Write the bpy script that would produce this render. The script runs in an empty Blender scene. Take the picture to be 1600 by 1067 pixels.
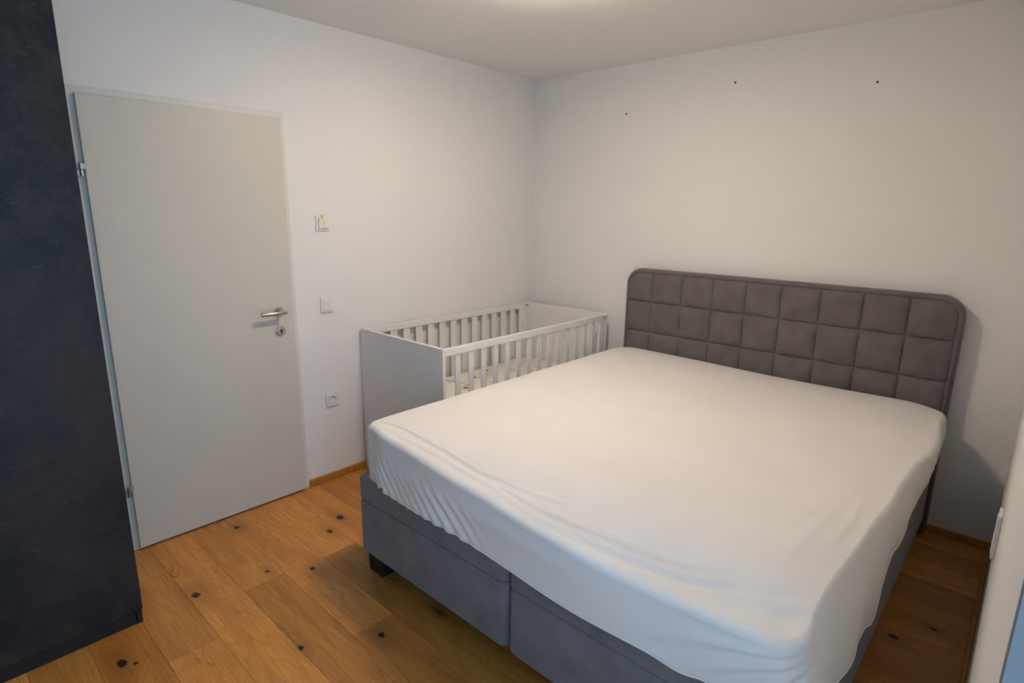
import bpy, bmesh, math, random
from mathutils import Vector, Matrix
random.seed(7)
PI = math.pi
SC = bpy.context.scene
COL = SC.collection

# ------------------------------------------------------------------ camera
W = 2.971      # x of the right wall (left wall is x=0, headboard wall is y=0)
H = 2.504      # ceiling height
YB = -4.05     # wall behind the camera
cam_d = bpy.data.cameras.new('camera')
cam = bpy.data.objects.new('camera', cam_d); COL.objects.link(cam)
SC.camera = cam
cam_d.sensor_fit = 'HORIZONTAL'; cam_d.sensor_width = 36.0
cam_d.lens = 897.09 * 36.0 / 1600.0
cam_d.clip_start = 0.01; cam_d.clip_end = 60
yaw, pitch, roll = 0.74029, -0.22647, 0.014153
fw = Vector((-math.sin(yaw) * math.cos(pitch), math.cos(yaw) * math.cos(pitch), math.sin(pitch)))
rt = Vector((math.cos(yaw), math.sin(yaw), 0)); up = rt.cross(fw)
r2 = rt * math.cos(roll) + up * math.sin(roll); u2 = -rt * math.sin(roll) + up * math.cos(roll)
m = Matrix((r2, u2, -fw)).transposed().to_4x4()
m.translation = Vector((2.93066, -3.43491, 1.58896))
cam.matrix_world = m

# ------------------------------------------------------------------ world, lights, exposure
world = bpy.data.worlds.new('world'); SC.world = world; world.use_nodes = True
bg = world.node_tree.nodes['Background']
bg.inputs[0].default_value = (0.58, 0.78, 1.0, 1); bg.inputs[1].default_value = 0.40   # overcast blue evening sky
SC.view_settings.view_transform = 'Standard'; SC.view_settings.look = 'None'
SC.view_settings.gamma = 1.0; SC.view_settings.use_curve_mapping = False
SC.view_settings.exposure = 0.95
LAMP_POS = (1.38, -1.56, H)
LAMP_STRENGTH = 44.0
LAMP_COL = (1.0, 0.82, 0.65)
DAY_POWER = 9.5
# daylight entering through the balcony door in the right wall
ad = bpy.data.lights.new('balcony_daylight', 'AREA'); ad.shape = 'RECTANGLE'
ad.size = 2.05; ad.size_y = 1.05; ad.energy = DAY_POWER; ad.color = (0.38, 0.67, 1.0)
ao = bpy.data.objects.new('balcony_daylight', ad); COL.objects.link(ao)
ao.location = (W + 0.185, -3.22, 1.12); ao.rotation_euler = (0, PI / 2, 0)   # shines towards -x

# ------------------------------------------------------------------ materials
def new_mat(name):
    mt = bpy.data.materials.new(name); mt.use_nodes = True
    nt = mt.node_tree; b = nt.nodes['Principled BSDF']
    return mt, nt, b
def N(nt, kind, **kw):
    n = nt.nodes.new(kind)
    for k, v in kw.items(): setattr(n, k, v)
    return n
def L(nt, a, b): nt.links.new(a, b)
def math_n(nt, op, a, b=None, c=None):
    n = N(nt, 'ShaderNodeMath', operation=op)
    for i, v in enumerate((a, b, c)):
        if v is None: continue
        if hasattr(v, 'links'): L(nt, v, n.inputs[i])
        else: n.inputs[i].default_value = v
    return n.outputs[0]
def noise(nt, vec, scale, detail=4, rough=0.5, dist=0.0):
    n = N(nt, 'ShaderNodeTexNoise'); n.inputs['Scale'].default_value = scale
    n.inputs['Detail'].default_value = detail; n.inputs['Roughness'].default_value = rough
    n.inputs['Distortion'].default_value = dist
    if vec is not None: L(nt, vec, n.inputs['Vector'])
    return n.outputs['Fac']
def ramp(nt, fac, stops):
    r = N(nt, 'ShaderNodeValToRGB'); L(nt, fac, r.inputs[0])
    e = r.color_ramp.elements
    while len(e) < len(stops): e.new(0.5)
    for i, (p, c) in enumerate(stops):
        e[i].position = p; e[i].color = tuple(c) + (1,) if len(c) == 3 else c
    return r.outputs[0]
def mix(nt, fac, a, b, blend='MIX'):
    n = N(nt, 'ShaderNodeMix', data_type='RGBA', blend_type=blend)
    for s, v in ((n.inputs[0], fac), (n.inputs[6], a), (n.inputs[7], b)):
        if hasattr(v, 'links'): L(nt, v, s)
        elif isinstance(v, (int, float)): s.default_value = v
        else: s.default_value = tuple(v) + (1,) if len(v) == 3 else v
    return n.outputs[2]
def bump(nt, b, height, strength, dist=0.01):
    n = N(nt, 'ShaderNodeBump'); n.inputs['Strength'].default_value = strength
    n.inputs['Distance'].default_value = dist
    L(nt, height, n.inputs['Height']); L(nt, n.outputs[0], b.inputs['Normal'])
def geo_pos(nt): return N(nt, 'ShaderNodeNewGeometry').outputs['Position']
def mapping(nt, vec, scale=(1, 1, 1), loc=(0, 0, 0)):
    n = N(nt, 'ShaderNodeMapping'); n.inputs['Scale'].default_value = scale; n.inputs['Location'].default_value = loc
    L(nt, vec, n.inputs['Vector']); return n.outputs[0]

def plain(name, col, rough=0.5, metal=0.0, nscale=40, namp=0.05, bstr=0.0, spec=0.5, sheen=0.0):
    mt, nt, b = new_mat(name)
    p = geo_pos(nt); f = noise(nt, p, nscale, 5)
    c0 = tuple(x * (1 - namp) for x in col); c1 = tuple(min(1, x * (1 + namp)) for x in col)
    L(nt, ramp(nt, f, [(0.3, c0), (0.7, c1)]), b.inputs['Base Color'])
    b.inputs['Roughness'].default_value = rough; b.inputs['Metallic'].default_value = metal
    b.inputs['Specular IOR Level'].default_value = spec
    if sheen: b.inputs['Sheen Weight'].default_value = sheen; b.inputs['Sheen Roughness'].default_value = 0.5
    if bstr: bump(nt, b, f, bstr)
    return mt

M = {}
M['wall'] = plain('wall_paint', (0.80, 0.795, 0.78), 0.9, nscale=90, namp=0.012, bstr=0.05, spec=0.2)
M['ceiling'] = plain('ceiling_paint', (0.84, 0.83, 0.80), 0.95, nscale=60, namp=0.01, bstr=0.03, spec=0.1)
M['door'] = plain('door_lacquer', (0.62, 0.60, 0.54), 0.42, nscale=15, namp=0.012, spec=0.4)
M['frame'] = plain('door_frame_lacquer', (0.70, 0.70, 0.655), 0.4, nscale=20, namp=0.01, spec=0.4)
M['steel'] = plain('brushed_steel', (0.52, 0.49, 0.45), 0.3, 1.0, nscale=120, namp=0.15)
M['dark_metal'] = plain('dark_keyhole', (0.02, 0.02, 0.02), 0.6)
M['plastic'] = plain('switch_plastic', (0.80, 0.78, 0.74), 0.35, nscale=30, namp=0.01)
M['tape'] = plain('yellowed_tape', (0.82, 0.76, 0.58), 0.45, nscale=60, namp=0.06)
M['cot'] = plain('cot_lacquer', (0.79, 0.785, 0.77), 0.38, nscale=20, namp=0.012)
M['black'] = plain('black_plastic', (0.008, 0.008, 0.009), 0.5)
M['window'] = plain('window_frame', (0.75, 0.76, 0.77), 0.4, nscale=20, namp=0.01)
M['reveal'] = M['wall']

def upholstery(name, col):
    mt, nt, b = new_mat(name)
    p = geo_pos(nt)
    f1 = noise(nt, p, 9, 5, 0.6); f2 = noise(nt, p, 350, 3, 0.7); f3 = noise(nt, mapping(nt, p, (60, 60, 14)), 1, 3, 0.6)
    c = ramp(nt, f1, [(0.3, tuple(x * 0.84 for x in col)), (0.7, tuple(x * 1.15 for x in col))])
    c2 = mix(nt, f2, (0.75, 0.75, 0.75), (1.25, 1.25, 1.25))
    L(nt, mix(nt, 1.0, c, c2, 'MULTIPLY'), b.inputs['Base Color'])
    b.inputs['Roughness'].default_value = 0.95; b.inputs['Specular IOR Level'].default_value = 0.15
    b.inputs['Sheen Weight'].default_value = 0.25; b.inputs['Sheen Roughness'].default_value = 0.45
    h = math_n(nt, 'ADD', f2, math_n(nt, 'MULTIPLY', f3, 0.5))
    bump(nt, b, h, 0.35, 0.002)
    return mt
M['upholstery'] = upholstery('grey_velour', (0.165, 0.155, 0.165))
M['upholstery_head'] = upholstery('grey_velour_headboard', (0.145, 0.128, 0.130))

# sheet
mt, nt, b = new_mat('white_cotton_sheet')
p = geo_pos(nt)
f1 = noise(nt, p, 3, 4); f2 = noise(nt, p, 700, 2)
L(nt, ramp(nt, f1, [(0.3, (0.77, 0.755, 0.74)), (0.7, (0.81, 0.795, 0.78))]), b.inputs['Base Color'])
b.inputs['Roughness'].default_value = 0.85; b.inputs['Specular IOR Level'].default_value = 0.2
b.inputs['Sheen Weight'].default_value = 0.1
f3 = noise(nt, p, 22, 4, 0.55)
bump(nt, b, math_n(nt, 'ADD', math_n(nt, 'MULTIPLY', f3, 1.0), math_n(nt, 'MULTIPLY', f2, 0.03)), 0.12, 0.01)
M['sheet'] = mt

# cot mattress sheet: cream with sparse sketched leaves
mt, nt, b = new_mat('cot_sheet_print')
p = geo_pos(nt)
flat = mapping(nt, p, (1, 1, 0.6))
v = N(nt, 'ShaderNodeTexVoronoi'); v.inputs['Scale'].default_value = 9; L(nt, flat, v.inputs['Vector'])
warp = noise(nt, flat, 22, 3, 0.5)
contour = math_n(nt, 'ABSOLUTE', math_n(nt, 'SUBTRACT', math_n(nt, 'FRACT', math_n(nt, 'MULTIPLY', warp, 5)), 0.5))
line = math_n(nt, 'LESS_THAN', contour, 0.11)
near = math_n(nt, 'LESS_THAN', v.outputs['Distance'], 0.42)
sel = math_n(nt, 'GREATER_THAN', noise(nt, flat, 7, 1), 0.44)
dk = math_n(nt, 'MULTIPLY', math_n(nt, 'MULTIPLY', line, near), sel)
blot = math_n(nt, 'MULTIPLY', math_n(nt, 'LESS_THAN', v.outputs['Distance'], 0.13), sel)
c = mix(nt, dk, (0.80, 0.78, 0.70), (0.16, 0.15, 0.12))
c = mix(nt, blot, c, (0.06, 0.06, 0.05))
L(nt, c, b.inputs['Base Color']); b.inputs['Roughness'].default_value = 0.9
M['cot_sheet'] = mt

# slate wardrobe decor
mt, nt, b = new_mat('slate_decor')
p = geo_pos(nt)
f1 = noise(nt, p, 2.6, 8, 0.62, 0.15); f2 = noise(nt, p, 8, 9, 0.75, 0.25); f3 = noise(nt, mapping(nt, p, (1, 1, 2.4), (3, 1, 2)), 24, 6, 0.65, 0.6)
c = ramp(nt, f1, [(0.38, (0.004, 0.009, 0.014)), (0.50, (0.014, 0.015, 0.019)), (0.62, (0.029, 0.024, 0.026))])
c = mix(nt, ramp(nt, f2, [(0.48, (0, 0, 0)), (0.64, (0.75, 0.75, 0.75))]), c, (0.034, 0.030, 0.031))
c = mix(nt, ramp(nt, f3, [(0.62, (0, 0, 0)), (0.70, (0.7, 0.7, 0.7))]), c, (0.060, 0.056, 0.055))
L(nt, c, b.inputs['Base Color']); b.inputs['Roughness'].default_value = 0.55
b.inputs['Specular IOR Level'].default_value = 0.35
bump(nt, b, f2, 0.12, 0.004)
M['slate'] = mt
M['slate_dark'] = plain('slate_plinth', (0.012, 0.014, 0.017), 0.5, nscale=20, namp=0.2)

# oak with knots; each plank carries its own tint in the object colour
def oak(name, knots, strip=False):
    mt, nt, b = new_mat(name)
    p = geo_pos(nt)
    oi = N(nt, 'ShaderNodeObjectInfo')
    sep = N(nt, 'ShaderNodeSeparateXYZ'); L(nt, p, sep.inputs[0])
    X, Y = sep.outputs[0], sep.outputs[1]
    kmask = None; kring = None
    for (kx, ky, r) in knots:
        r = r * 1.35
        dx = math_n(nt, 'SUBTRACT', X, kx); dy = math_n(nt, 'SUBTRACT', Y, ky)
        def q(sx, sy):
            a = math_n(nt, 'POWER', math_n(nt, 'DIVIDE', dx, sx), 2); c_ = math_n(nt, 'POWER', math_n(nt, 'DIVIDE', dy, sy), 2)
            return math_n(nt, 'EXPONENT', math_n(nt, 'MULTIPLY', math_n(nt, 'ADD', a, c_), -1))
        core = q(r * 1.3, r); ring = q(r * 7, r * 3.4)
        kmask = core if kmask is None else math_n(nt, 'MAXIMUM', kmask, core)
        kring = ring if kring is None else math_n(nt, 'MAXIMUM', kring, ring)
    off = math_n(nt, 'MULTIPLY', oi.outputs['Random'], 37.0)
    comb = N(nt, 'ShaderNodeCombineXYZ'); L(nt, X, comb.inputs[0]); L(nt, Y, comb.inputs[1]); L(nt, off, comb.inputs[2])
    v = comb.outputs[0]
    big = noise(nt, mapping(nt, v, (0.9, 6.0, 1)), 1.0, 3, 0.45, 0.25)
    if kring is not None: big = math_n(nt, 'ADD', big, math_n(nt, 'MULTIPLY', kring, 0.22))
    cont = math_n(nt, 'FRACT', math_n(nt, 'MULTIPLY', big, 15))
    cont = math_n(nt, 'ABSOLUTE', math_n(nt, 'SUBTRACT', cont, 0.5))
    fine = noise(nt, mapping(nt, v, (7, 190, 1)), 1.0, 3, 0.6)
    med = noise(nt, mapping(nt, v, (1.5, 16, 1)), 1.0, 4, 0.6)
    cloud = noise(nt, mapping(nt, v, (1.2, 3.0, 1), (5, 5, 0)), 2.2, 3, 0.5)
    c = ramp(nt, med, [(0.25, (0.46, 0.195, 0.044)), (0.55, (0.60, 0.280, 0.066)), (0.8, (0.70, 0.36, 0.100))])
    c = mix(nt, ramp(nt, cont, [(0.0, (0.32, 0.32, 0.32)), (0.16, (0, 0, 0))]), c, (0.29, 0.115, 0.024))
    c = mix(nt, ramp(nt, fine, [(0.35, (0.5, 0.5, 0.5)), (0.6, (0, 0, 0))]), c, (0.33, 0.13, 0.028))
    c = mix(nt, ramp(nt, cloud, [(0.55, (0, 0, 0)), (0.80, (0.55, 0.55, 0.55))]), c, (0.20, 0.10, 0.038))
    if not strip:
        # natural cracks and little pin knots of the rustic grade
        vo = N(nt, 'ShaderNodeTexVoronoi'); vo.inputs['Scale'].default_value = 1.0
        L(nt, mapping(nt, v, (1.7, 4.2, 1)), vo.inputs['Vector'])
        dd = math_n(nt, 'ADD', vo.outputs['Distance'], math_n(nt, 'MULTIPLY', math_n(nt, 'SUBTRACT', noise(nt, mapping(nt, v, (1, 2, 1)), 20, 5, 0.7), 0.5), 0.45))
        c = mix(nt, ramp(nt, dd, [(0.00, (0.85, 0.85, 0.85)), (0.07, (0.35, 0.35, 0.35)), (0.17, (0, 0, 0))]), c, (0.09, 0.038, 0.014))
        # fine dark heart cracks
        cr = noise(nt, mapping(nt, v, (2.2, 6.5, 1), (3, 8, 2)), 1.0, 6, 0.6, 1.2)
        cr = math_n(nt, 'ABSOLUTE', math_n(nt, 'SUBTRACT', cr, 0.5))
        cm_ = noise(nt, mapping(nt, v, (1.3, 4.0, 1), (9, 2, 1)), 1.4, 2, 0.5)
        ck = math_n(nt, 'MULTIPLY', ramp(nt, cr, [(0.0, (1, 1, 1)), (0.012, (0, 0, 0))]), ramp(nt, cm_, [(0.60, (0, 0, 0)), (0.68, (0.8, 0.8, 0.8))]))
        c = mix(nt, ck, c, (0.07, 0.03, 0.012))
    if kmask is not None:
        kn = math_n(nt, 'ADD', kmask, math_n(nt, 'MULTIPLY', math_n(nt, 'SUBTRACT', noise(nt, v, 70, 5, 0.75), 0.5), 1.5))
        c = mix(nt, ramp(nt, kring, [(0.15, (0, 0, 0)), (0.95, (0.38, 0.38, 0.38))]), c, (0.20, 0.095, 0.032))
        c = mix(nt, math_n(nt, 'MULTIPLY', ramp(nt, kn, [(0.40, (0, 0, 0)), (0.55, (1, 1, 1))]), ramp(nt, kring, [(0.45, (0, 0, 0)), (0.7, (1, 1, 1))])), c, (0.030, 0.016, 0.009))
    c = mix(nt, 1.0, c, oi.outputs['Color'], 'MULTIPLY')
    L(nt, c, b.inputs['Base Color'])
    b.inputs['Roughness'].default_value = 0.42; b.inputs['Specular IOR Level'].default_value = 0.35
    bump(nt, b, math_n(nt, 'ADD', fine, cont), 0.06, 0.003)
    return mt
KN = [(0.555, -2.769, 0.013), (0.758, -3.083, 0.013), (0.792, -3.051, 0.006), (0.734, -2.343, 0.009), (0.515, -2.129, 0.011),
      (0.435, -2.020, 0.015), (1.146, -2.614, 0.008), (1.306, -2.371, 0.010), (0.147, -2.434, 0.010), (0.610, -2.490, 0.007),
      (2.74, -1.02, 0.012), (2.85, -0.86, 0.008)]
M['oak'] = oak('rustic_oak', KN)
M['oak_strip'] = oak('oak_skirting', [], True)
M['gap'] = plain('floor_joint', (0.05, 0.025, 0.012), 0.9)

mt, nt, b = new_mat('opal_lamp_glass')
b.inputs['Base Color'].default_value = (0.9, 0.88, 0.84, 1); b.inputs['Roughness'].default_value = 0.3
b.inputs['Emission Color'].default_value = LAMP_COL + (1,); b.inputs['Emission Strength'].default_value = LAMP_STRENGTH
M['opal'] = mt
mt, nt, b = new_mat('window_glass')
b.inputs['Base Color'].default_value = (0.95, 0.98, 1, 1); b.inputs['Roughness'].default_value = 0.0
b.inputs['Transmission Weight'].default_value = 1.0; b.inputs['IOR'].default_value = 1.02
M['glass'] = mt

# ------------------------------------------------------------------ mesh helpers
def link(name, bm, mat, parent=None, smooth=False, label=None):
    me = bpy.data.meshes.new(name); bm.normal_update(); bm.to_mesh(me); bm.free()
    me.materials.append(mat)
    if smooth:
        for f in me.polygons: f.use_smooth = True
    o = bpy.data.objects.new(name, me); COL.objects.link(o)
    if parent is not None: o.parent = parent
    if label: o['label'] = label
    return o
def box(x0, x1, y0, y1, z0, z1, bev=0.0, seg=2, bm=None):
    tmp = bmesh.new()
    bmesh.ops.create_cube(tmp, size=1.0)
    for v in tmp.verts:
        v.co = Vector(((x0 + x1) / 2 + v.co.x * (x1 - x0), (y0 + y1) / 2 + v.co.y * (y1 - y0), (z0 + z1) / 2 + v.co.z * (z1 - z0)))
    if bev: bmesh.ops.bevel(tmp, geom=tmp.edges[:] + tmp.verts[:], offset=bev, segments=seg, profile=0.5, affect='EDGES')
    if bm is None: return tmp
    me = bpy.data.meshes.new('tmp'); tmp.to_mesh(me); tmp.free(); bm.from_mesh(me); bpy.data.meshes.remove(me)
    return bm
def rbox(x0, x1, y0, y1, z0, z1, rv, rh):
    """upholstered block: large radius on the upright edges, smaller along top and bottom"""
    bm = box(x0, x1, y0, y1, z0, z1)
    ed = [e for e in bm.edges if abs(e.verts[0].co.z - e.verts[1].co.z) > 1e-4]
    bmesh.ops.bevel(bm, geom=ed, offset=rv, segments=6, profile=0.5, affect='EDGES')
    ed = [e for e in bm.edges if abs(e.verts[0].co.z - e.verts[1].co.z) < 1e-6 and len(e.link_faces) == 2
          and any(abs(f.normal.z) < 0.5 for f in e.link_faces) and any(len(f.verts) > 4 for f in e.link_faces)]
    bmesh.ops.bevel(bm, geom=ed, offset=rh, segments=4, profile=0.5, affect='EDGES')
    return bm
def cyl(p0, p1, r0, r1=None, seg=24, bm=None, bev=0.0):
    r1 = r0 if r1 is None else r1
    p0, p1 = Vector(p0), Vector(p1); d = p1 - p0
    tmp = bmesh.new()
    bmesh.ops.create_cone(tmp, cap_ends=True, segments=seg, radius1=r0, radius2=r1, depth=d.length)
    if bev:
        ed = [e for e in tmp.edges if abs(e.verts[0].co.z - e.verts[1].co.z) < 1e-6]
        bmesh.ops.bevel(tmp, geom=ed, offset=bev, segments=2, profile=0.5, affect='EDGES')
    q = d.to_track_quat('Z', 'Y').to_matrix().to_4x4(); q.translation = (p0 + p1) / 2
    bmesh.ops.transform(tmp, matrix=q, verts=tmp.verts)
    if bm is None: return tmp
    me = bpy.data.meshes.new('tmp'); tmp.to_mesh(me); tmp.free(); bm.from_mesh(me); bpy.data.meshes.remove(me)
    return bm
def tube(pts, r, seg=8, closed=False):
    bm = bmesh.new(); rings = []; n = len(pts)
    for i, p in enumerate(pts):
        a = pts[(i - 1) % n] if (closed or i > 0) else pts[i]
        c = pts[(i + 1) % n] if (closed or i < n - 1) else pts[i]
        t = (Vector(c) - Vector(a)).normalized()
        s = t.cross(Vector((0, 0, 1)))
        s = s.normalized() if s.length > 1e-4 else Vector((1, 0, 0))
        u = s.cross(t).normalized()
        rings.append([bm.verts.new(Vector(p) + r * (math.cos(k * 2 * PI / seg) * s + math.sin(k * 2 * PI / seg) * u)) for k in range(seg)])
    for i in range(n if closed else n - 1):
        a, c = rings[i], rings[(i + 1) % n]
        for k in range(seg): bm.faces.new((a[k], a[(k + 1) % seg], c[(k + 1) % seg], c[k]))
    if not closed:
        bm.faces.new(rings[0][::-1]); bm.faces.new(rings[-1])
    return bm
def thing(name, label, cat, loc=(0, 0, 0), group=None):
    o = bpy.data.objects.new(name, None); COL.objects.link(o); o.location = loc
    o.empty_display_size = 0.1
    o['label'] = label; o['category'] = cat
    if group: o['group'] = group
    return o
def part(name, bm, mat, t, smooth=False, label=None):
    """bm in world coordinates; t = thing (or a part of it) -> child in t's own frame"""
    off = Vector(t.location)
    if t.parent is not None: off = off + Vector(t.parent.location)
    bmesh.ops.translate(bm, vec=-off, verts=bm.verts)
    return link(name, bm, mat, t, smooth, label)
def tag(o, label, cat, group=None):
    o['label'] = label; o['category'] = cat
    if group: o['group'] = group
def struct(name, bm, mat, parent=None):
    o = link(name, bm, mat, parent)
    if parent is None: o['kind'] = 'structure'
    return o

# ------------------------------------------------------------------ the room shell
T = 0.15
struct('ceiling', box(-T, W + 0.3, YB - T, T, H, H + T), M['ceiling'])
struct('wall_back', box(-T, W + 0.3, 0, T, -0.05, H), M['wall'])
# left wall, with the door hole
DL, DR, DT = -2.790, -2.030, 1.985
bm = box(-T, 0, DR, 0, -0.05, H); box(-T, 0, YB, DL, -0.05, H, bm=bm); box(-T, 0, DL, DR, DT, H, bm=bm)
struct('wall_left', bm, M['wall'])
# right wall, with the balcony door opening
WY0, WY1, WZ = -3.78, -2.660, 2.20
WD = 0.30
bm = box(W, W + WD, WY1, 0, -0.05, H); box(W, W + WD, YB, WY0, -0.05, H, bm=bm); box(W, W + WD, WY0, WY1, WZ, H, bm=bm)
struct('wall_right', bm, M['wall'])
struct('wall_front', box(-T, W + 0.3, YB - T, YB, -0.05, H), M['wall'])
# floor: subfloor with planks as parts
floor = struct('floor', box(-T, W + WD, YB, 0, -0.05, -0.014), M['gap'])
PW = 0.1755
ref = -2.9715      # a seam
rows = []
k = 0
while ref + k * PW > YB - PW: k -= 1
y = ref + k * PW
fixed = {-2.9715: [0.875], -2.6205: [0.675], -2.2695: [0.697, 2.45], -2.445: [1.24], -3.147: [1.9], -2.796: [1.72], -2.094: [1.55]}
rnd = random.Random(3)
ny = []
while y < 0:
    ny.append(y); y += PW
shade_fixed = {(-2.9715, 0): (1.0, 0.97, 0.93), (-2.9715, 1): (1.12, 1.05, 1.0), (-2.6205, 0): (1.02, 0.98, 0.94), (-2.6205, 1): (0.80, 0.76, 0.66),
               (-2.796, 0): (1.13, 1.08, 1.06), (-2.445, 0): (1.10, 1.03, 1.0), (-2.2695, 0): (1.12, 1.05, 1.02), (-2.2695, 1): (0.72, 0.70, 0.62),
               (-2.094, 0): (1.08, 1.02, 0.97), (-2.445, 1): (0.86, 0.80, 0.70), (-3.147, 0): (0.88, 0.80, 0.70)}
for y in ny:
    key = min(fixed, key=lambda q: abs(q - y))
    cuts = list(fixed[key]) if abs(key - y) < 0.01 else [rnd.uniform(0.5, 1.4), rnd.uniform(1.9, 2.7)]
    xs = [0.0] + sorted(cuts) + [W + WD - 0.002]
    for i in range(len(xs) - 1):
        g = 0.0003
        pl = box(xs[i] + g, xs[i + 1] - g, max(y, YB) + g, min(y + PW, 0.0) - g, -0.014, 0.0, 0.0007, 1)
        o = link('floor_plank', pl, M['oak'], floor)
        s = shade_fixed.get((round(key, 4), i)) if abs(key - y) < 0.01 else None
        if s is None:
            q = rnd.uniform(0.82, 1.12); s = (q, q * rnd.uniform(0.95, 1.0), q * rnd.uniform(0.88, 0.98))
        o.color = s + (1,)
# skirting
def skirting(name, x0, x1, y0, y1, tip='y'):
    bm = box(x0, x1, y0, y1, 0.0005, 0.040, 0.003, 2)
    o = struct(name, bm, M['oak_strip']); o.color = (0.95, 0.88, 0.8, 1)
skirting('baseboard_left', 0.0005, 0.0160, -1.958, -0.0005)
skirting('baseboard_back', 0.0165, W - 0.0165, -0.0160, -0.0005)
skirting('baseboard_right', W - 0.0160, W - 0.0005, WY1 + 0.01, -0.0005)

# ------------------------------------------------------------------ door in the left wall
FX = 0.012
frame_y0, frame_y1, frame_z = -2.862, -1.966, 2.040
door = bpy.data.objects.new('door_1', None); COL.objects.link(door); door['kind'] = 'structure'
bm = box(-0.10, FX, frame_y0, DL + 0.004, 0.0, frame_z, 0.0015, 1)
box(-0.10, FX, DR - 0.004, frame_y1, 0.0, frame_z, 0.0015, 1, bm=bm)
box(-0.10, FX, DL, DR, DT - 0.004, frame_z, 0.0015, 1, bm=bm)
link('door_frame', bm, M['frame'], door)
LY0, LY1, LZ0, LZ1 = -2.826, -1.993, 0.012, 2.012
bm = box(FX + 0.001, FX + 0.020, LY0, LY1, LZ0, LZ1, 0.002, 2)
leaf = link('door_leaf', bm, M['door'], door, smooth=False)
bm = box(-0.030, FX + 0.001, LY0 + 0.042, LY1 - 0.045, LZ0, LZ1 - 0.035)   # rebated core behind the face
link('door_core', bm, M['door'], door)
fx = FX + 0.020
hd = link('door_handle', cyl((fx, -2.073, 1.050), (fx + 0.009, -2.073, 1.050), 0.0265, 0.0255, 32, bev=0.0015), M['steel'], door, True)
for q in hd.data.polygons: q.use_smooth = len(q.vertices) == 4
bm = cyl((fx + 0.006, -2.073, 1.050), (fx + 0.050, -2.073, 1.050), 0.0095, seg=20)
link('neck', bm, M['steel'], hd, True)
bm = cyl((fx + 0.052, -2.058, 1.050), (fx + 0.052, -2.188, 1.050), 0.0098, seg=24, bev=0.002)
link('lever', bm, M['steel'], hd, True)
kr = link('keyhole_rosette', cyl((fx, -2.073, 0.948), (fx + 0.009, -2.073, 0.948), 0.0265, 0.0255, 32, bev=0.0015), M['steel'], door, True)
for q in kr.data.polygons: q.use_smooth = len(q.vertices) == 4
bm = cyl((fx + 0.0088, -2.073, 0.952), (fx + 0.0096, -2.073, 0.952), 0.0058, seg=16); box(fx + 0.0088, fx + 0.0096, -2.0762, -2.0698, 0.934, 0.951, bm=bm)
link('keyhole', bm, M['dark_metal'], kr)
bm = cyl((fx + 0.0085, -2.073, 0.948), (fx + 0.0105, -2.073, 0.948), 0.0125, 0.0125, 24)
link('key_collar', bm, M['steel'], kr)
for q in kr.children:
    if q.name.startswith('keyhole'): q.location.x = 0.0024
for z in (1.720, 0.304):
    bm = cyl((0.030, -2.838, z - 0.026), (0.030, -2.838, z - 0.001), 0.0075, seg=16, bev=0.001)
    cyl((0.030, -2.838, z + 0.001), (0.030, -2.838, z + 0.026), 0.0075, seg=16, bev=0.001, bm=bm)
    box(0.0118, 0.026, -2.858, -2.834, z - 0.026, z + 0.0, 0.001, 1, bm=bm)
    box(0.024, 0.036, -2.836, -2.820, z + 0.002, z + 0.026, 0.001, 1, bm=bm)
    link('hinge', bm, M['steel'], door)

# ------------------------------------------------------------------ balcony door (right wall, beside the camera)
win = bpy.data.objects.new('window_1', None); COL.objects.link(win); win['kind'] = 'structure'
M['dimmer_grey'] = plain('reveal_dimmer_grey', (0.17, 0.175, 0.18), 0.6, nscale=20, namp=0.01)  # dark grey stands in for weaker daylight on the reveal
struct('reveal_dimmer_1', box(W + 0.0005, W + WD, WY1 - 0.012, WY1 - 0.0002, 0.0, WZ, 0.0015, 1), M['dimmer_grey'])  # added board over the white reveal, keeps it from rendering too bright
xa, xb = W + 0.20, W + 0.27
bm = box(xa, xb, WY1 - 0.07, WY1, 0.0, WZ, 0.003, 1); box(xa, xb, WY0, WY0 + 0.07, 0.0, WZ, 0.003, 1, bm=bm)
box(xa, xb, WY0 + 0.07, WY1 - 0.07, WZ - 0.08, WZ, 0.003, 1, bm=bm); box(xa, xb, WY0 + 0.07, WY1 - 0.07, 0.0, 0.09, 0.003, 1, bm=bm)
link('window_frame', bm, M['window'], win)
link('pane', box(xa + 0.03, xa + 0.036, WY0 + 0.07, WY1 - 0.07, 0.09, WZ - 0.08), M['glass'], win)

# ------------------------------------------------------------------ wardrobe
wt = thing('wardrobe', 'tall dark slate-look wardrobe standing beside the white door', 'wardrobe', (0.30, -3.46, 0))
wy1, wy0, wz = -2.966, -4.03, 2.32
part('side_panel', box(0.012, 0.574, wy1 - 0.018, wy1, 0.0, wz, 0.001, 1), M['slate'], wt)
part('side_panel', box(0.012, 0.574, wy0, wy0 + 0.018, 0.0, wz, 0.001, 1), M['slate'], wt)
part('top_panel', box(0.012, 0.574, wy0 + 0.018, wy1 - 0.018, wz - 0.018, wz), M['slate'], wt)
part('back_panel', box(0.012, 0.018, wy0 + 0.018, wy1 - 0.018, 0.0, wz - 0.018), M['slate_dark'], wt)
part('plinth', box(0.552, 0.570, wy0 + 0.020, wy1 - 0.021, 0.0, 0.066, 0.001, 1), M['slate_dark'], wt)
mid = (wy0 + wy1) / 2
part('bottom_panel', box(0.018, 0.570, wy0 + 0.018, wy1 - 0.018, 0.066, 0.084), M['slate_dark'], wt)
for a, c in ((mid + 0.0015, wy1), (wy0, mid - 0.0015)):
    part('door', box(0.576, 0.594, a, c, 0.070, wz, 0.0012, 1), M['slate'], wt)

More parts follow.
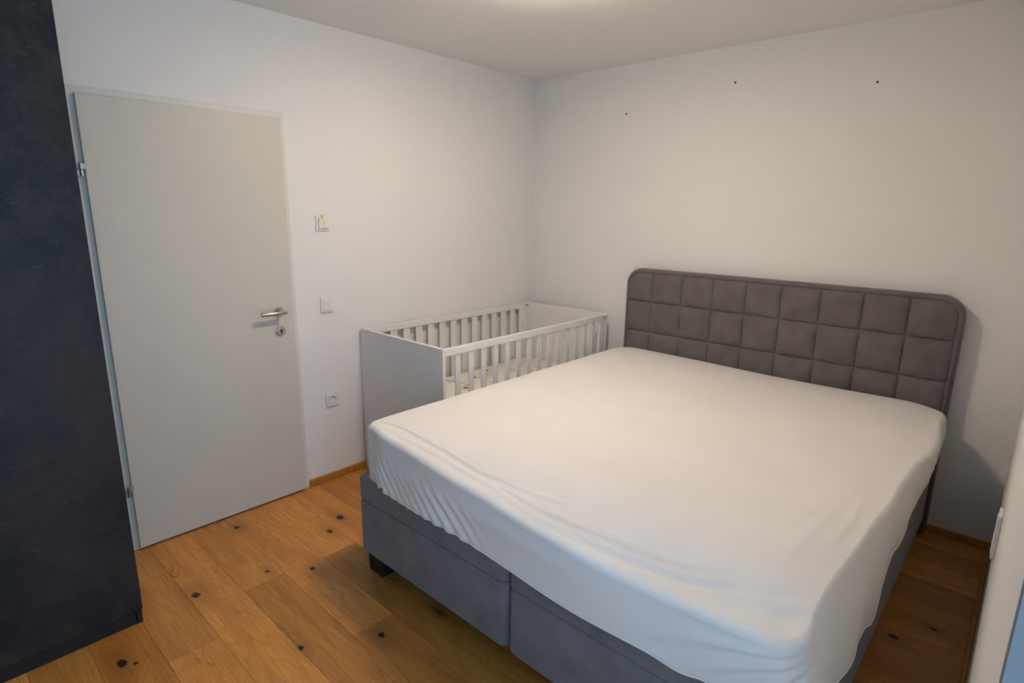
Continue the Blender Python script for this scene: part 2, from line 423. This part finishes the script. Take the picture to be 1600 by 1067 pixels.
# ------------------------------------------------------------------ switches and sockets
def plate(t, y, z, s=0.0405, x=0.0):
    bm = box(x + 0.0003, x + 0.009, y - s, y + s, z - s, z + s, 0.003, 3)
    return part('frame', bm, M['plastic'], t)
sy = -1.779
t = thing('light_switch', 'upper white light switch with a yellowed tape strip, beside the door', 'light switch', (0, sy, 1.50))
plate(t, sy, 1.500)
part('rocker', box(0.008, 0.0185, sy - 0.0275, sy + 0.0275, 1.4725, 1.5275, 0.0025, 2), M['plastic'], t)
bm = box(0.0180, 0.0205, sy + 0.000, sy + 0.025, 1.478, 1.530, 0.0008, 1)
box(0.0085, 0.0205, sy - 0.008, sy + 0.022, 1.5285, 1.546, 0.0010, 1, bm=bm)
part('tape_strip', bm, M['tape'], t, label='yellowed translucent tape strip')
t = thing('wall_plate', 'plain square white cover plate below the light switch', 'cover plate', (0, sy, 1.048))
plate(t, sy, 1.048)
part('cover', box(0.008, 0.0130, sy - 0.0275, sy + 0.0275, 1.0205, 1.0755, 0.002, 2), M['plastic'], t)

def socket_insert(t, face, cy, cz, sgn):
    """recessed round socket insert; face = x of the plate front, sgn=+1 when it faces +x"""
    seg = 40; R = 0.0205; s = 0.0275; d = 0.0135; f = face + sgn * 0.0022
    bm = bmesh.new()
    def ring(r, x): return [bm.verts.new((x, cy + r * math.cos(2 * PI * k / seg), cz + r * math.sin(2 * PI * k / seg))) for k in range(seg)]
    def sq(x, h):
        out = []
        for k in range(seg):
            a = 2 * PI * k / seg; c_, s_ = math.cos(a), math.sin(a); q = h / max(abs(c_), abs(s_)); out.append(bm.verts.new((x, cy + q * c_, cz + q * s_)))
        return out
    loops = [sq(face - sgn * 0.0008, s), sq(f, s - 0.0012), ring(R + 0.0012, f), ring(R, f - sgn * 0.001), ring(R - 0.0008, f - sgn * d)]
    for a, c in zip(loops[:-1], loops[1:]):
        for k in range(seg):
            q = (a[k], a[(k + 1) % seg], c[(k + 1) % seg], c[k])
            bm.faces.new(q if sgn < 0 else q[::-1])
    bm.faces.new(loops[-1] if sgn < 0 else loops[-1][::-1])
    bmesh.ops.recalc_face_normals(bm, faces=bm.faces)
    ins = part('socket_insert', bm, M['plastic'], t)
    hb = bmesh.new()
    for dy in (-0.0095, 0.0095):
        x1 = f - sgn * (d - 0.0006); cyl((x1, cy + dy, cz), (x1 + sgn * 0.0004, cy + dy, cz), 0.0026, seg=14, bm=hb)
    hb2 = part('pin_hole', hb, M['dark_metal'], t)
    for dz in (-1, 1):
        cb = box(min(f, f - sgn * d), max(f, f - sgn * d), cy - 0.003, cy + 0.003, min(cz + dz * 0.0175, cz + dz * 0.0203), max(cz + dz * 0.0175, cz + dz * 0.0203))
        part('earth_clip', cb, M['steel'], t)
def frame_with_holes(x0, x1, cy, zs, s, hole):
    """square rim frame around each insert, as one mesh"""
    bm = bmesh.new(); z0, z1 = min(zs) - s, max(zs) + s
    box(x0, x1, cy - s, cy - hole, z0, z1, 0.002, 2, bm=bm); box(x0, x1, cy + hole, cy + s, z0, z1, 0.002, 2, bm=bm)
    zz = sorted(zs); edges = [z0] + sum([[z - hole, z + hole] for z in zz], []) + [z1]
    for a, c in zip(edges[::2], edges[1::2]): box(x0, x1, cy - hole - 0.003, cy + hole + 0.003, a, c, 0.002, 2, bm=bm)
    return bm
t = thing('wall_socket', 'single white power socket low on the wall beside the door', 'socket', (0, sy - 0.002, 0.492))
part('frame', frame_with_holes(0.0003, 0.009, sy - 0.002, [0.492], 0.0405, 0.0272), M['plastic'], t)
socket_insert(t, 0.009, sy - 0.002, 0.492, 1)
dy0 = -1.11
t = thing('wall_socket', 'double white power socket on the right-hand wall beside the bed', 'socket', (W, dy0, 0.578))
part('frame', frame_with_holes(W - 0.011, W - 0.0003, dy0, [0.5425, 0.6135], 0.0405, 0.0272), M['plastic'], t)
for z in (0.5425, 0.6135): socket_insert(t, W - 0.011, dy0, z, -1)

# ------------------------------------------------------------------ wall plugs left in the headboard wall
for lab, x, z in (('leftmost and lowest dark screw end in the bare wall above the bed', 0.777, 2.205),
                  ('middle dark screw end in the bare wall above the bed', 1.483, 2.307),
                  ('rightmost dark screw end in the bare wall above the bed', 2.194, 2.221)):
    bm = cyl((x, -0.0002, z), (x, -0.0040, z), 0.0058, 0.0050, 14); cyl((x, -0.003, z), (x, -0.012, z), 0.0024, 0.0020, 10, bm=bm)
    o = link('wall_screw', bm, plain('rusty_screw', (0.06, 0.045, 0.035), 0.7) if 'rusty_screw' not in bpy.data.materials else bpy.data.materials['rusty_screw'])
    tag(o, lab, 'screw', 'screws left in the headboard wall')

# ------------------------------------------------------------------ cot
CX0, CX1, CY0, CY1, CZ = 0.018, 0.762, -1.582, -0.078, 0.889
cot = thing('baby_cot', 'white wooden baby cot with slatted sides in the corner behind the bed', 'cot', ((CX0 + CX1) / 2, (CY0 + CY1) / 2, 0))
TH = 0.018
part('end_panel', box(CX0, CX1, CY0, CY0 + TH, 0.0, CZ, 0.0015, 1), M['cot'], cot)
part('end_panel', box(CX0, CX1, CY1 - TH, CY1, 0.0, CZ, 0.0015, 1), M['cot'], cot)
ya, yb = CY0 + TH + 0.001, CY1 - TH - 0.001
for sx in (CX0 + 0.002, CX1 - 0.024):
    part('top_rail', box(sx, sx + 0.022, ya, yb, CZ - 0.042, CZ - 0.004, 0.002, 2), M['cot'], cot)
    part('bottom_rail', box(sx, sx + 0.022, ya, yb, 0.20, 0.24, 0.002, 2), M['cot'], cot)
    for i in range(14):
        yc = -1.468 + i * 0.0955 if sx > 0.4 else -1.455 + i * 0.0995
        wd = 0.019 if sx > 0.4 else 0.026
        part('slat', box(sx + 0.006, sx + 0.016, yc - wd, yc + wd, 0.238, CZ - 0.040, 0.0015, 1), M['cot'], cot)
    inner = CX0 + 0.026 if sx < 0.4 else CX1 - 0.026
# upright stiles next to the far panel
part('stile', box(CX1 - 0.022, CX1 - 0.004, yb - 0.060, yb, 0.20, CZ - 0.042, 0.0015, 1), M['cot'], cot)
part('stile', box(CX0 + 0.004, CX0 + 0.022, yb - 0.045, yb, 0.20, CZ - 0.042, 0.0015, 1), M['cot'], cot)
part('base_board', box(CX0 + 0.03, CX1 - 0.03, ya, yb, 0.345, 0.360), M['cot'], cot)
for xb_ in (CX0 + 0.016, CX1 - 0.010):
    bm = cyl((xb_, yb - 0.014, CZ - 0.020), (xb_, yb + 0.001, CZ - 0.020), 0.0055, seg=14); cyl((xb_, yb - 0.040, CZ - 0.020), (xb_, yb - 0.012, CZ - 0.020), 0.0028, seg=10, bm=bm)
    bmesh.ops.translate(bm, vec=(0.012 if xb_ > 0.4 else 0.010, 0, 0), verts=bm.verts)
    part('bolt', bm, M['steel'], cot)
cm = box(CX0 + 0.036, CX1 - 0.036, CY0 + 0.03, CY1 - 0.03, 0.361, 0.468, 0.022, 4)
o = link('cot_mattress', cm, M['cot_sheet'], smooth=True)
tag(o, 'small cot mattress in a cream sheet with dark sketched leaf print', 'mattress')

# ------------------------------------------------------------------ bed
BX0, BX1, BXM = 0.892, 2.699, 1.782
BYF, BYB = -2.190, -0.105
bed = thing('boxspring_bed', 'large grey upholstered box spring bed with quilted headboard', 'bed', (1.795, -1.1, 0))
for a, c in ((BX0, BXM - 0.004), (BXM + 0.004, BX1)):
    bm = rbox(a, c, BYF, BYB, 0.100, 0.3555, 0.034, 0.016)
    bs = part('base_box', bm, M['upholstery'], bed, True)
    bm = rbox(a, c, BYF - 0.001, BYB, 0.3575, 0.455, 0.034, 0.009)
    part('lid', bm, M['upholstery'], bs, True)
for x, yy in ((0.912, -2.165), (2.560, -2.165), (0.912, -0.24), (2.560, -0.24), (1.722, -1.25), (1.722, -0.24)):
    bm = bmesh.new()
    box(x, x + 0.118, yy, yy + 0.10, 0.0, 0.102, 0.004, 2, bm=bm)
    for v in bm.verts:
        if v.co.z < 0.05: v.co.x += 0.008 if v.co.x < x + 0.05 else -0.008
    part('foot', bm, M['black'], bed)
part('fixing_bracket', box(1.038, 1.060, -2.150, -2.120, 0.078, 0.101, 0.002, 1), M['steel'], bed)

# headboard: slab, piped rim, quilted squares (each its own part)
HX0, HX1, HZ, HR = 0.903, 2.712, 1.222, 0.105
hy_back, hy_front = -0.019, -0.088
def rr_outline(ins, n=14):
    x0, x1, z1, r = HX0 + ins, HX1 - ins, HZ - ins, max(HR - ins, 0.01)
    pts = [(x0, 0.02)]
    for k in range(n + 1):
        a = PI - k * (PI / 2) / n; pts.append((x0 + r + r * math.cos(a), z1 - r + r * math.sin(a)))
    for k in range(n + 1):
        a = PI / 2 - k * (PI / 2) / n; pts.append((x1 - r + r * math.cos(a), z1 - r + r * math.sin(a)))
    pts.append((x1, 0.02)); return pts
bm = bmesh.new(); prev = None
prof = [(0.012, hy_back), (0.0, hy_back - 0.012), (0.0, hy_front + 0.014), (0.005, hy_front + 0.004), (0.016, hy_front - 0.001), (0.024, hy_front + 0.004), (0.027, hy_front + 0.012)]
first = None
for ins, yy in prof:
    lp = [bm.verts.new((x, yy, z)) for x, z in rr_outline(ins)]
    if prev:
        for k in range(len(lp) - 1): bm.faces.new((prev[k], prev[k + 1], lp[k + 1], lp[k]))
        bm.faces.new((prev[-1], prev[0], lp[0], lp[-1]))
    else: first = lp
    prev = lp
bm.faces.new(first); bm.faces.new(prev[::-1])
bmesh.ops.recalc_face_normals(bm, faces=bm.faces)
hb = part('headboard', bm, M['upholstery_head'], bed, True)
for q in hb.data.polygons: q.use_smooth = len(q.vertices) == 4
vx = [HX0 + 0.022, 1.094, 1.300, 1.500, 1.698, 1.894, 2.095, 2.293, 2.492, HX1 - 0.022]
vz = [0.420, 0.610, 0.808, 1.008, HZ - 0.022]
rin = HR - 0.022
def clampc(x, z):
    for cx, sgn in ((HX0 + HR, -1), (HX1 - HR, 1)):
        cz = HZ - HR
        if (x - cx) * sgn > 0 and z > cz:
            d = math.hypot(x - cx, z - cz)
            # map the square corner on to the quarter disc
            mx = max(abs(x - cx), abs(z - cz))
            if d > 1e-6: s = mx / d; return cx + (x - cx) * s, cz + (z - cz) * s
    return x, z
for i in range(9):
    for j in range(4):
        bm = bmesh.new(); n = 12; g = []
        for a in range(n + 1):
            row = []
            for c in range(n + 1):
                u, w = a / n, c / n
                # denser sampling near the seams
                uu = 0.5 - 0.5 * math.cos(PI * u); ww = 0.5 - 0.5 * math.cos(PI * w)
                x = vx[i] + (vx[i + 1] - vx[i]) * uu; z = vz[j] + (vz[j + 1] - vz[j]) * ww
                wob = 0.004 * math.sin(9 * x + 5 * z + i)
                puff = (1 - abs(2 * uu - 1) ** 3.2) * (1 - abs(2 * ww - 1) ** 3.2)
                yy = hy_front + 0.011 - 0.024 * puff ** 0.55 + 0.0015 * math.sin(31 * x + 17 * z) * puff
                xs_ = x + (0.003 * math.sin(14 * z + 2 * i) if 0 < i or uu > 0.01 else 0)
                X, Z = clampc(x, z)
                if 0.01 < uu < 0.99: Z += wob * 0.0
                row.append(bm.verts.new((X, yy, Z)))
            g.append(row)
        for a in range(n):
            for c in range(n): bm.faces.new((g[a][c], g[a + 1][c], g[a + 1][c + 1], g[a][c + 1]))
        # a back sheet closes the pad
        bk = [bm.verts.new((v.co.x, hy_front + 0.0125, v.co.z)) for v in (g[0][0], g[n][0], g[n][n], g[0][n])]
        part('quilted_square', bm, M['upholstery_head'], hb, True)

# ------------------------------------------------------------------ mattress in its loose fitted sheet
def smooth01(t): t = max(0.0, min(1.0, t)); return t * t * (3 - 2 * t)
def interp(x, tab):
    if x <= tab[0][0]: return tab[0][1]
    for (a, va), (c, vc) in zip(tab[:-1], tab[1:]):
        if x <= c: return va + (vc - va) * smooth01((x - a) / (c - a))
    return tab[-1][1]
MX0, MX1, MY0, MY1, MR = 0.905, 2.702, -2.175, -0.112, 0.075
ZT = 0.703
folds = [  # (polyline on the top, amplitude, width)
    ([(0.97, -2.10), (1.11, -2.084), (1.37, -2.105), (1.582, -2.125), (1.758, -2.118), (1.951, -2.095)], 0.0080, 0.0070),
    ([(1.72, -2.150), (1.903, -2.165), (2.10, -2.145), (2.381, -2.108)], 0.0110, 0.0090),
    ([(1.75, -2.185), (1.955, -2.205), (2.185, -2.185), (2.371, -2.155), (2.485, -2.105)], 0.0170, 0.0105),
    ([(1.15, -2.14), (1.35, -2.150), (1.60, -2.165), (1.80, -2.175)], 0.0050, 0.0075),
    ([(2.626, -1.765), (2.64, -1.6), (2.628, -1.438)], 0.003, 0.012),
    ([(2.56, -1.92), (2.575, -1.80), (2.57, -1.62)], 0.0025, 0.014),
    ([(2.50, -1.78), (2.54, -1.62), (2.53, -1.5)], 0.0018, 0.014),
    ([(2.50, -2.13), (2.60, -2.115), (2.67, -2.06)], 0.0055, 0.014),
    ([(1.45, -1.70), (1.62, -1.68)], 0.0012, 0.010),
    ([(2.58, -0.35), (2.66, -0.26)], 0.003, 0.010),
    ([(2.60, -0.42), (2.68, -0.36)], 0.003, 0.010),
]
def seg_dist(px, py, pl):
    best = 9; bt = 0; n = len(pl) - 1
    for i in range(n):
        ax, ay = pl[i]; bx, by = pl[i + 1]; dx, dy = bx - ax, by - ay
        t = max(0, min(1, ((px - ax) * dx + (py - ay) * dy) / (dx * dx + dy * dy)))
        ex, ey = px - ax - t * dx, py - ay - t * dy; d = math.hypot(ex, ey)
        if d < best: best = d; bt = (i + t) / n; sd = (ex * -dy + ey * dx)
    return best, bt, (1 if sd > 0 else -1)
fboxes = [(min(q[0] for q in f[0]) - .06, max(q[0] for q in f[0]) + .06, min(q[1] for q in f[0]) - .06, max(q[1] for q in f[0]) + .06) for f in folds]
def drop(x):   # how far the front edge slumps
    return interp(x, [(0.95, 0.002), (1.35, 0.010), (1.65, 0.022), (1.95, 0.034), (2.25, 0.044), (2.60, 0.044), (2.70, 0.03)])
def top_z(x, y):
    ef = y - MY0; er = MX1 - x; el = x - MX0; eb = MY1 - y
    z = ZT - drop(x) * (1 - smooth01(ef / 0.20)) ** 1.2
    z -= 0.016 * (1 - smooth01(er / 0.16)) + 0.010 * (1 - smooth01(el / 0.10)) + 0.006 * (1 - smooth01(eb / 0.12))
    z -= 0.010 * math.exp(-((x - 2.0) / 0.5) ** 2) * (1 - smooth01(eb / 0.35))
    z += 0.0015 * math.sin(3.1 * x + 1.3) * math.sin(2.3 * y)
    for (pl, A, w), (a0, a1, b0, b1) in zip(folds, fboxes):
        if a0 < x < a1 and b0 < y < b1:
            d, t, s = seg_dist(x, y, pl); env = math.sin(PI * min(1, max(0, 0.04 + 0.92 * t))) ** 0.6
            ww = w * (1.5 if s > 0 else 0.8)
            z += A * env * math.exp(-(d / ww) ** 2) - 0.35 * A * env * math.exp(-((d - 1.9 * w) / w) ** 2)
    return z
# perimeter samples
per = []
def addseg(p, q, n, nrm):
    for i in range(n): per.append((p[0] + (q[0] - p[0]) * i / n, p[1] + (q[1] - p[1]) * i / n, nrm))
def addarc(cx, cy, a0, n):
    for i in range(n):
        a = a0 + i / n * PI / 2; per.append((cx + MR * math.cos(a), cy + MR * math.sin(a), (math.cos(a), math.sin(a))))
addseg((MX0 + MR, MY0), (MX1 - MR, MY0), 330, (0, -1)); addarc(MX1 - MR, MY0 + MR, -PI / 2, 28)
addseg((MX1, MY0 + MR), (MX1, MY1 - MR), 300, (1, 0)); addarc(MX1 - MR, MY1 - MR, 0, 18)
addseg((MX1 - MR, MY1), (MX0 + MR, MY1), 100, (0, 1)); addarc(MX0 + MR, MY1 - MR, PI / 2, 14)
addseg((MX0, MY1 - MR), (MX0, MY0 + MR), 300, (-1, 0)); addarc(MX0 + MR, MY0 + MR, PI, 24)
NP = len(per)
def hem_z(x, y, n):
    zf = 0.452 + 0.004 * math.sin(9 * x) - interp(x, [(1.8, 0), (2.15, 0.014), (2.35, 0.014), (2.55, 0)])
    zr = interp(y, [(-2.19, 0.452), (-1.98, 0.430), (-1.76, 0.400), (-1.62, 0.362), (-1.48, 0.330), (-1.34, 0.385), (-1.20, 0.445), (-1.00, 0.455), (-0.20, 0.452), (-0.11, 0.452)])
    zr += 0.003 * math.sin(23 * y) + 0.0015 * math.sin(51 * y + 1)
    wr = max(0, n[0]) ** 2
    return zf * (1 - wr) + zr * wr
def out_off(x, y, n, t, z):
    """outward offset of the side at height fraction t (0 crest, 1 hem)"""
    wf, wr = max(0, -n[1]) ** 2, max(0, n[0]) ** 2
    f = interp(x, [(0.95, -0.010), (1.12, 0.018), (1.5, 0.034), (2.1, 0.050), (2.5, 0.040), (2.7, 0.020)])
    f += 0.004 * math.sin(PI * t) + interp(x, [(1.1, 0), (1.7, 0.024), (2.2, 0.036), (2.6, 0.028), (2.7, 0.005)]) * (1 - t) ** 1.5
    # steep ripples towards the hem on the left half
    e1 = interp(x, [(0.98, 0), (1.08, 1), (1.55, 1), (1.85, 0)]) * smooth01((t - 0.15) / 0.5)
    f += 0.0050 * e1 * math.sin(2 * PI * (x * 16 + z * 13 + 0.35 * math.sin(9 * x + 4 * z))) * (0.6 + 0.4 * math.sin(13 * x + 1))
    # long lying fold below the crest
    f += 0.006 * interp(x, [(1.0, 0), (1.3, 1), (1.9, 1), (2.2, 0)]) * math.exp(-((t - 0.32 - 0.15 * math.sin(1.6 * x)) / 0.14) ** 2)
    # ripples radiating from the near right corner
    cx, cz = 2.70, 0.66
    th = math.atan2(cz - z, max(0.02, cx + 0.05 - x)); rad = math.hypot(cx - x, cz - z)
    e2 = interp(x, [(2.18, 0), (2.50, 1), (2.72, 1)]) * smooth01(rad / 0.12)
    f += 0.0065 * e2 * math.sin(th * 26 + 0.8 * math.sin(11 * x + 9 * z)) * interp(th, [(0.15, 0.5), (0.4, 1.0), (1.3, 1.0)])
    r = 0.010 + 0.006 * t * interp(y, [(-2.2, 1), (-1.5, 1), (-1.2, 0)]) + 0.010 * math.sin(PI * t) + (1 - t) * interp(y, [(-2.10, -0.030), (-1.6, -0.024), (-1.3, -0.004), (-1.0, 0.006), (-0.67, 0.030), (-0.3, 0.012)]) + 0.0045 * math.sin(7 * y + 2.5 * t) + 0.0035 * t * math.sin(17 * y + 1.2)
    r += 0.005 * math.exp(-((y + 0.80 - 0.25 * (t - 0.4)) / 0.016) ** 2) * (1 - t)
    r += 0.003 * t * math.sin(2 * PI * (y * 3.0 + t * 0.8)) * interp(y, [(-2.15, 1), (-1.6, 0.5), (-1.2, 0.0)])
    r += 0.003 * math.sin(2 * PI * (y * 9 + z * 5)) * interp(y, [(-0.35, 0), (-0.2, 1)])
    o = 0.004 + 0.004 * math.sin(PI * t)
    if n[0] < -0.5: o = -0.001 + 0.004 * math.sin(PI * t) + 0.002 * math.sin(12 * y)
    wo = max(0, 1 - wf - wr)
    if n[0] > 0 and n[1] < 0: o = 0.010 + 0.022 * t; wo *= 1.3
    return f * wf + r * wr + o * wo
insets = [0.0] * 0
bm = bmesh.new()
dmax = (MX1 - MX0) / 2
loops = []
ins = [dmax, 0.70, 0.50, 0.36, 0.28] + [0.28 - 0.0045 * k for k in range(1, 56)] + [0.024, 0.017, 0.011]
mxa, mxb = MX0 + dmax, MX1 - dmax
cyx = [(MX0 + MX1) / 2, MY0 + dmax, MY1 - dmax]
def inner(x, y, d):
    mx = cyx[0]; my = max(cyx[1], min(cyx[2], y)); t = d / dmax
    return x + (mx - x) * t, y + (my - y) * t
RAD = 0.015
for d in ins:
    lp = []
    for (x, y, n) in per:
        X, Y = inner(x, y, d)
        o = out_off(x, y, n, 0.0, ZT - 0.03) * max(0, 1 - d / 0.10)
        X += n[0] * o; Y += n[1] * o
        z = top_z(X, Y)
        if d < RAD: z -= RAD - math.sqrt(max(0, RAD ** 2 - (RAD - d) ** 2))
        lp.append((X, Y, z))
    loops.append(lp)
for k in range(0, 23):
    t = k / 22; lp = []
    for (x, y, n) in per:
        o0 = out_off(x, y, n, 0.0, ZT - 0.03)
        zc = top_z(x + n[0] * o0, y + n[1] * o0) - RAD
        zh = hem_z(x, y, n); z = zc + (zh - zc) * t
        o = out_off(x, y, n, t, z)
        lp.append((x + n[0] * o, y + n[1] * o, z))
    loops.append(lp)
hem_pts = loops[-1][:]
lp = []
for (x, y, z), (px, py, n) in zip(hem_pts, per): lp.append((x - n[0] * 0.003, y - n[1] * 0.003, z))
loops.append(lp)
lp = [(x - n[0] * 0.022, y - n[1] * 0.022, max(z, 0.4575)) for (x, y, z), (px, py, n) in zip(lp, per)]
loops.append(lp)
rings = [[bm.verts.new(c) for c in lp] for lp in loops]
for a, c in zip(rings[:-1], rings[1:]):
    for k in range(NP): bm.faces.new((a[k], c[k], c[(k + 1) % NP], a[(k + 1) % NP]))
bm.faces.new(rings[-1])
bmesh.ops.remove_doubles(bm, verts=rings[0], dist=0.0008)
mattress = thing('mattress', 'thick double mattress covered by a loose white fitted sheet, on the grey bed', 'mattress', (1.8, -1.14, 0.456))
part('fitted_sheet', bm, M['sheet'], mattress, True)
hp = [(x + n[0] * 0.0005, y + n[1] * 0.0005, z) for (x, y, z), (px, py, n) in zip(hem_pts, per)][::2]
part('elastic_hem', tube(hp, 0.0028, 6, True), M['sheet'], mattress, True)

# ------------------------------------------------------------------ ceiling lamp (just above the picture)
lamp = thing('ceiling_lamp', 'round opal glass ceiling lamp above the bed', 'lamp', (LAMP_POS[0], LAMP_POS[1], H))
lx, ly, lz = LAMP_POS
part('base', cyl((lx, ly, lz - 0.0005), (lx, ly, lz - 0.050), 0.045, seg=32), M['frame'], lamp)
bm = bmesh.new(); prev = None; seg = 48
for k in range(0, 13):
    a = -PI / 2 + k / 12 * PI; r = max(0.001, 0.145 * math.cos(a) ** 0.5 if abs(a) < PI / 2 - 1e-3 else 0.001); z = lz - 0.064 - 0.017 * math.sin(a)
    lp = [bm.verts.new((lx + r * math.cos(2 * PI * q / seg), ly + r * math.sin(2 * PI * q / seg), z)) for q in range(seg)]
    if prev:
        for q in range(seg): bm.faces.new((prev[q], prev[(q + 1) % seg], lp[(q + 1) % seg], lp[q]))
    else: bm.faces.new(lp)
    prev = lp
bm.faces.new(prev[::-1]); bmesh.ops.recalc_face_normals(bm, faces=bm.faces)
part('shade', bm, M['opal'], lamp, True)
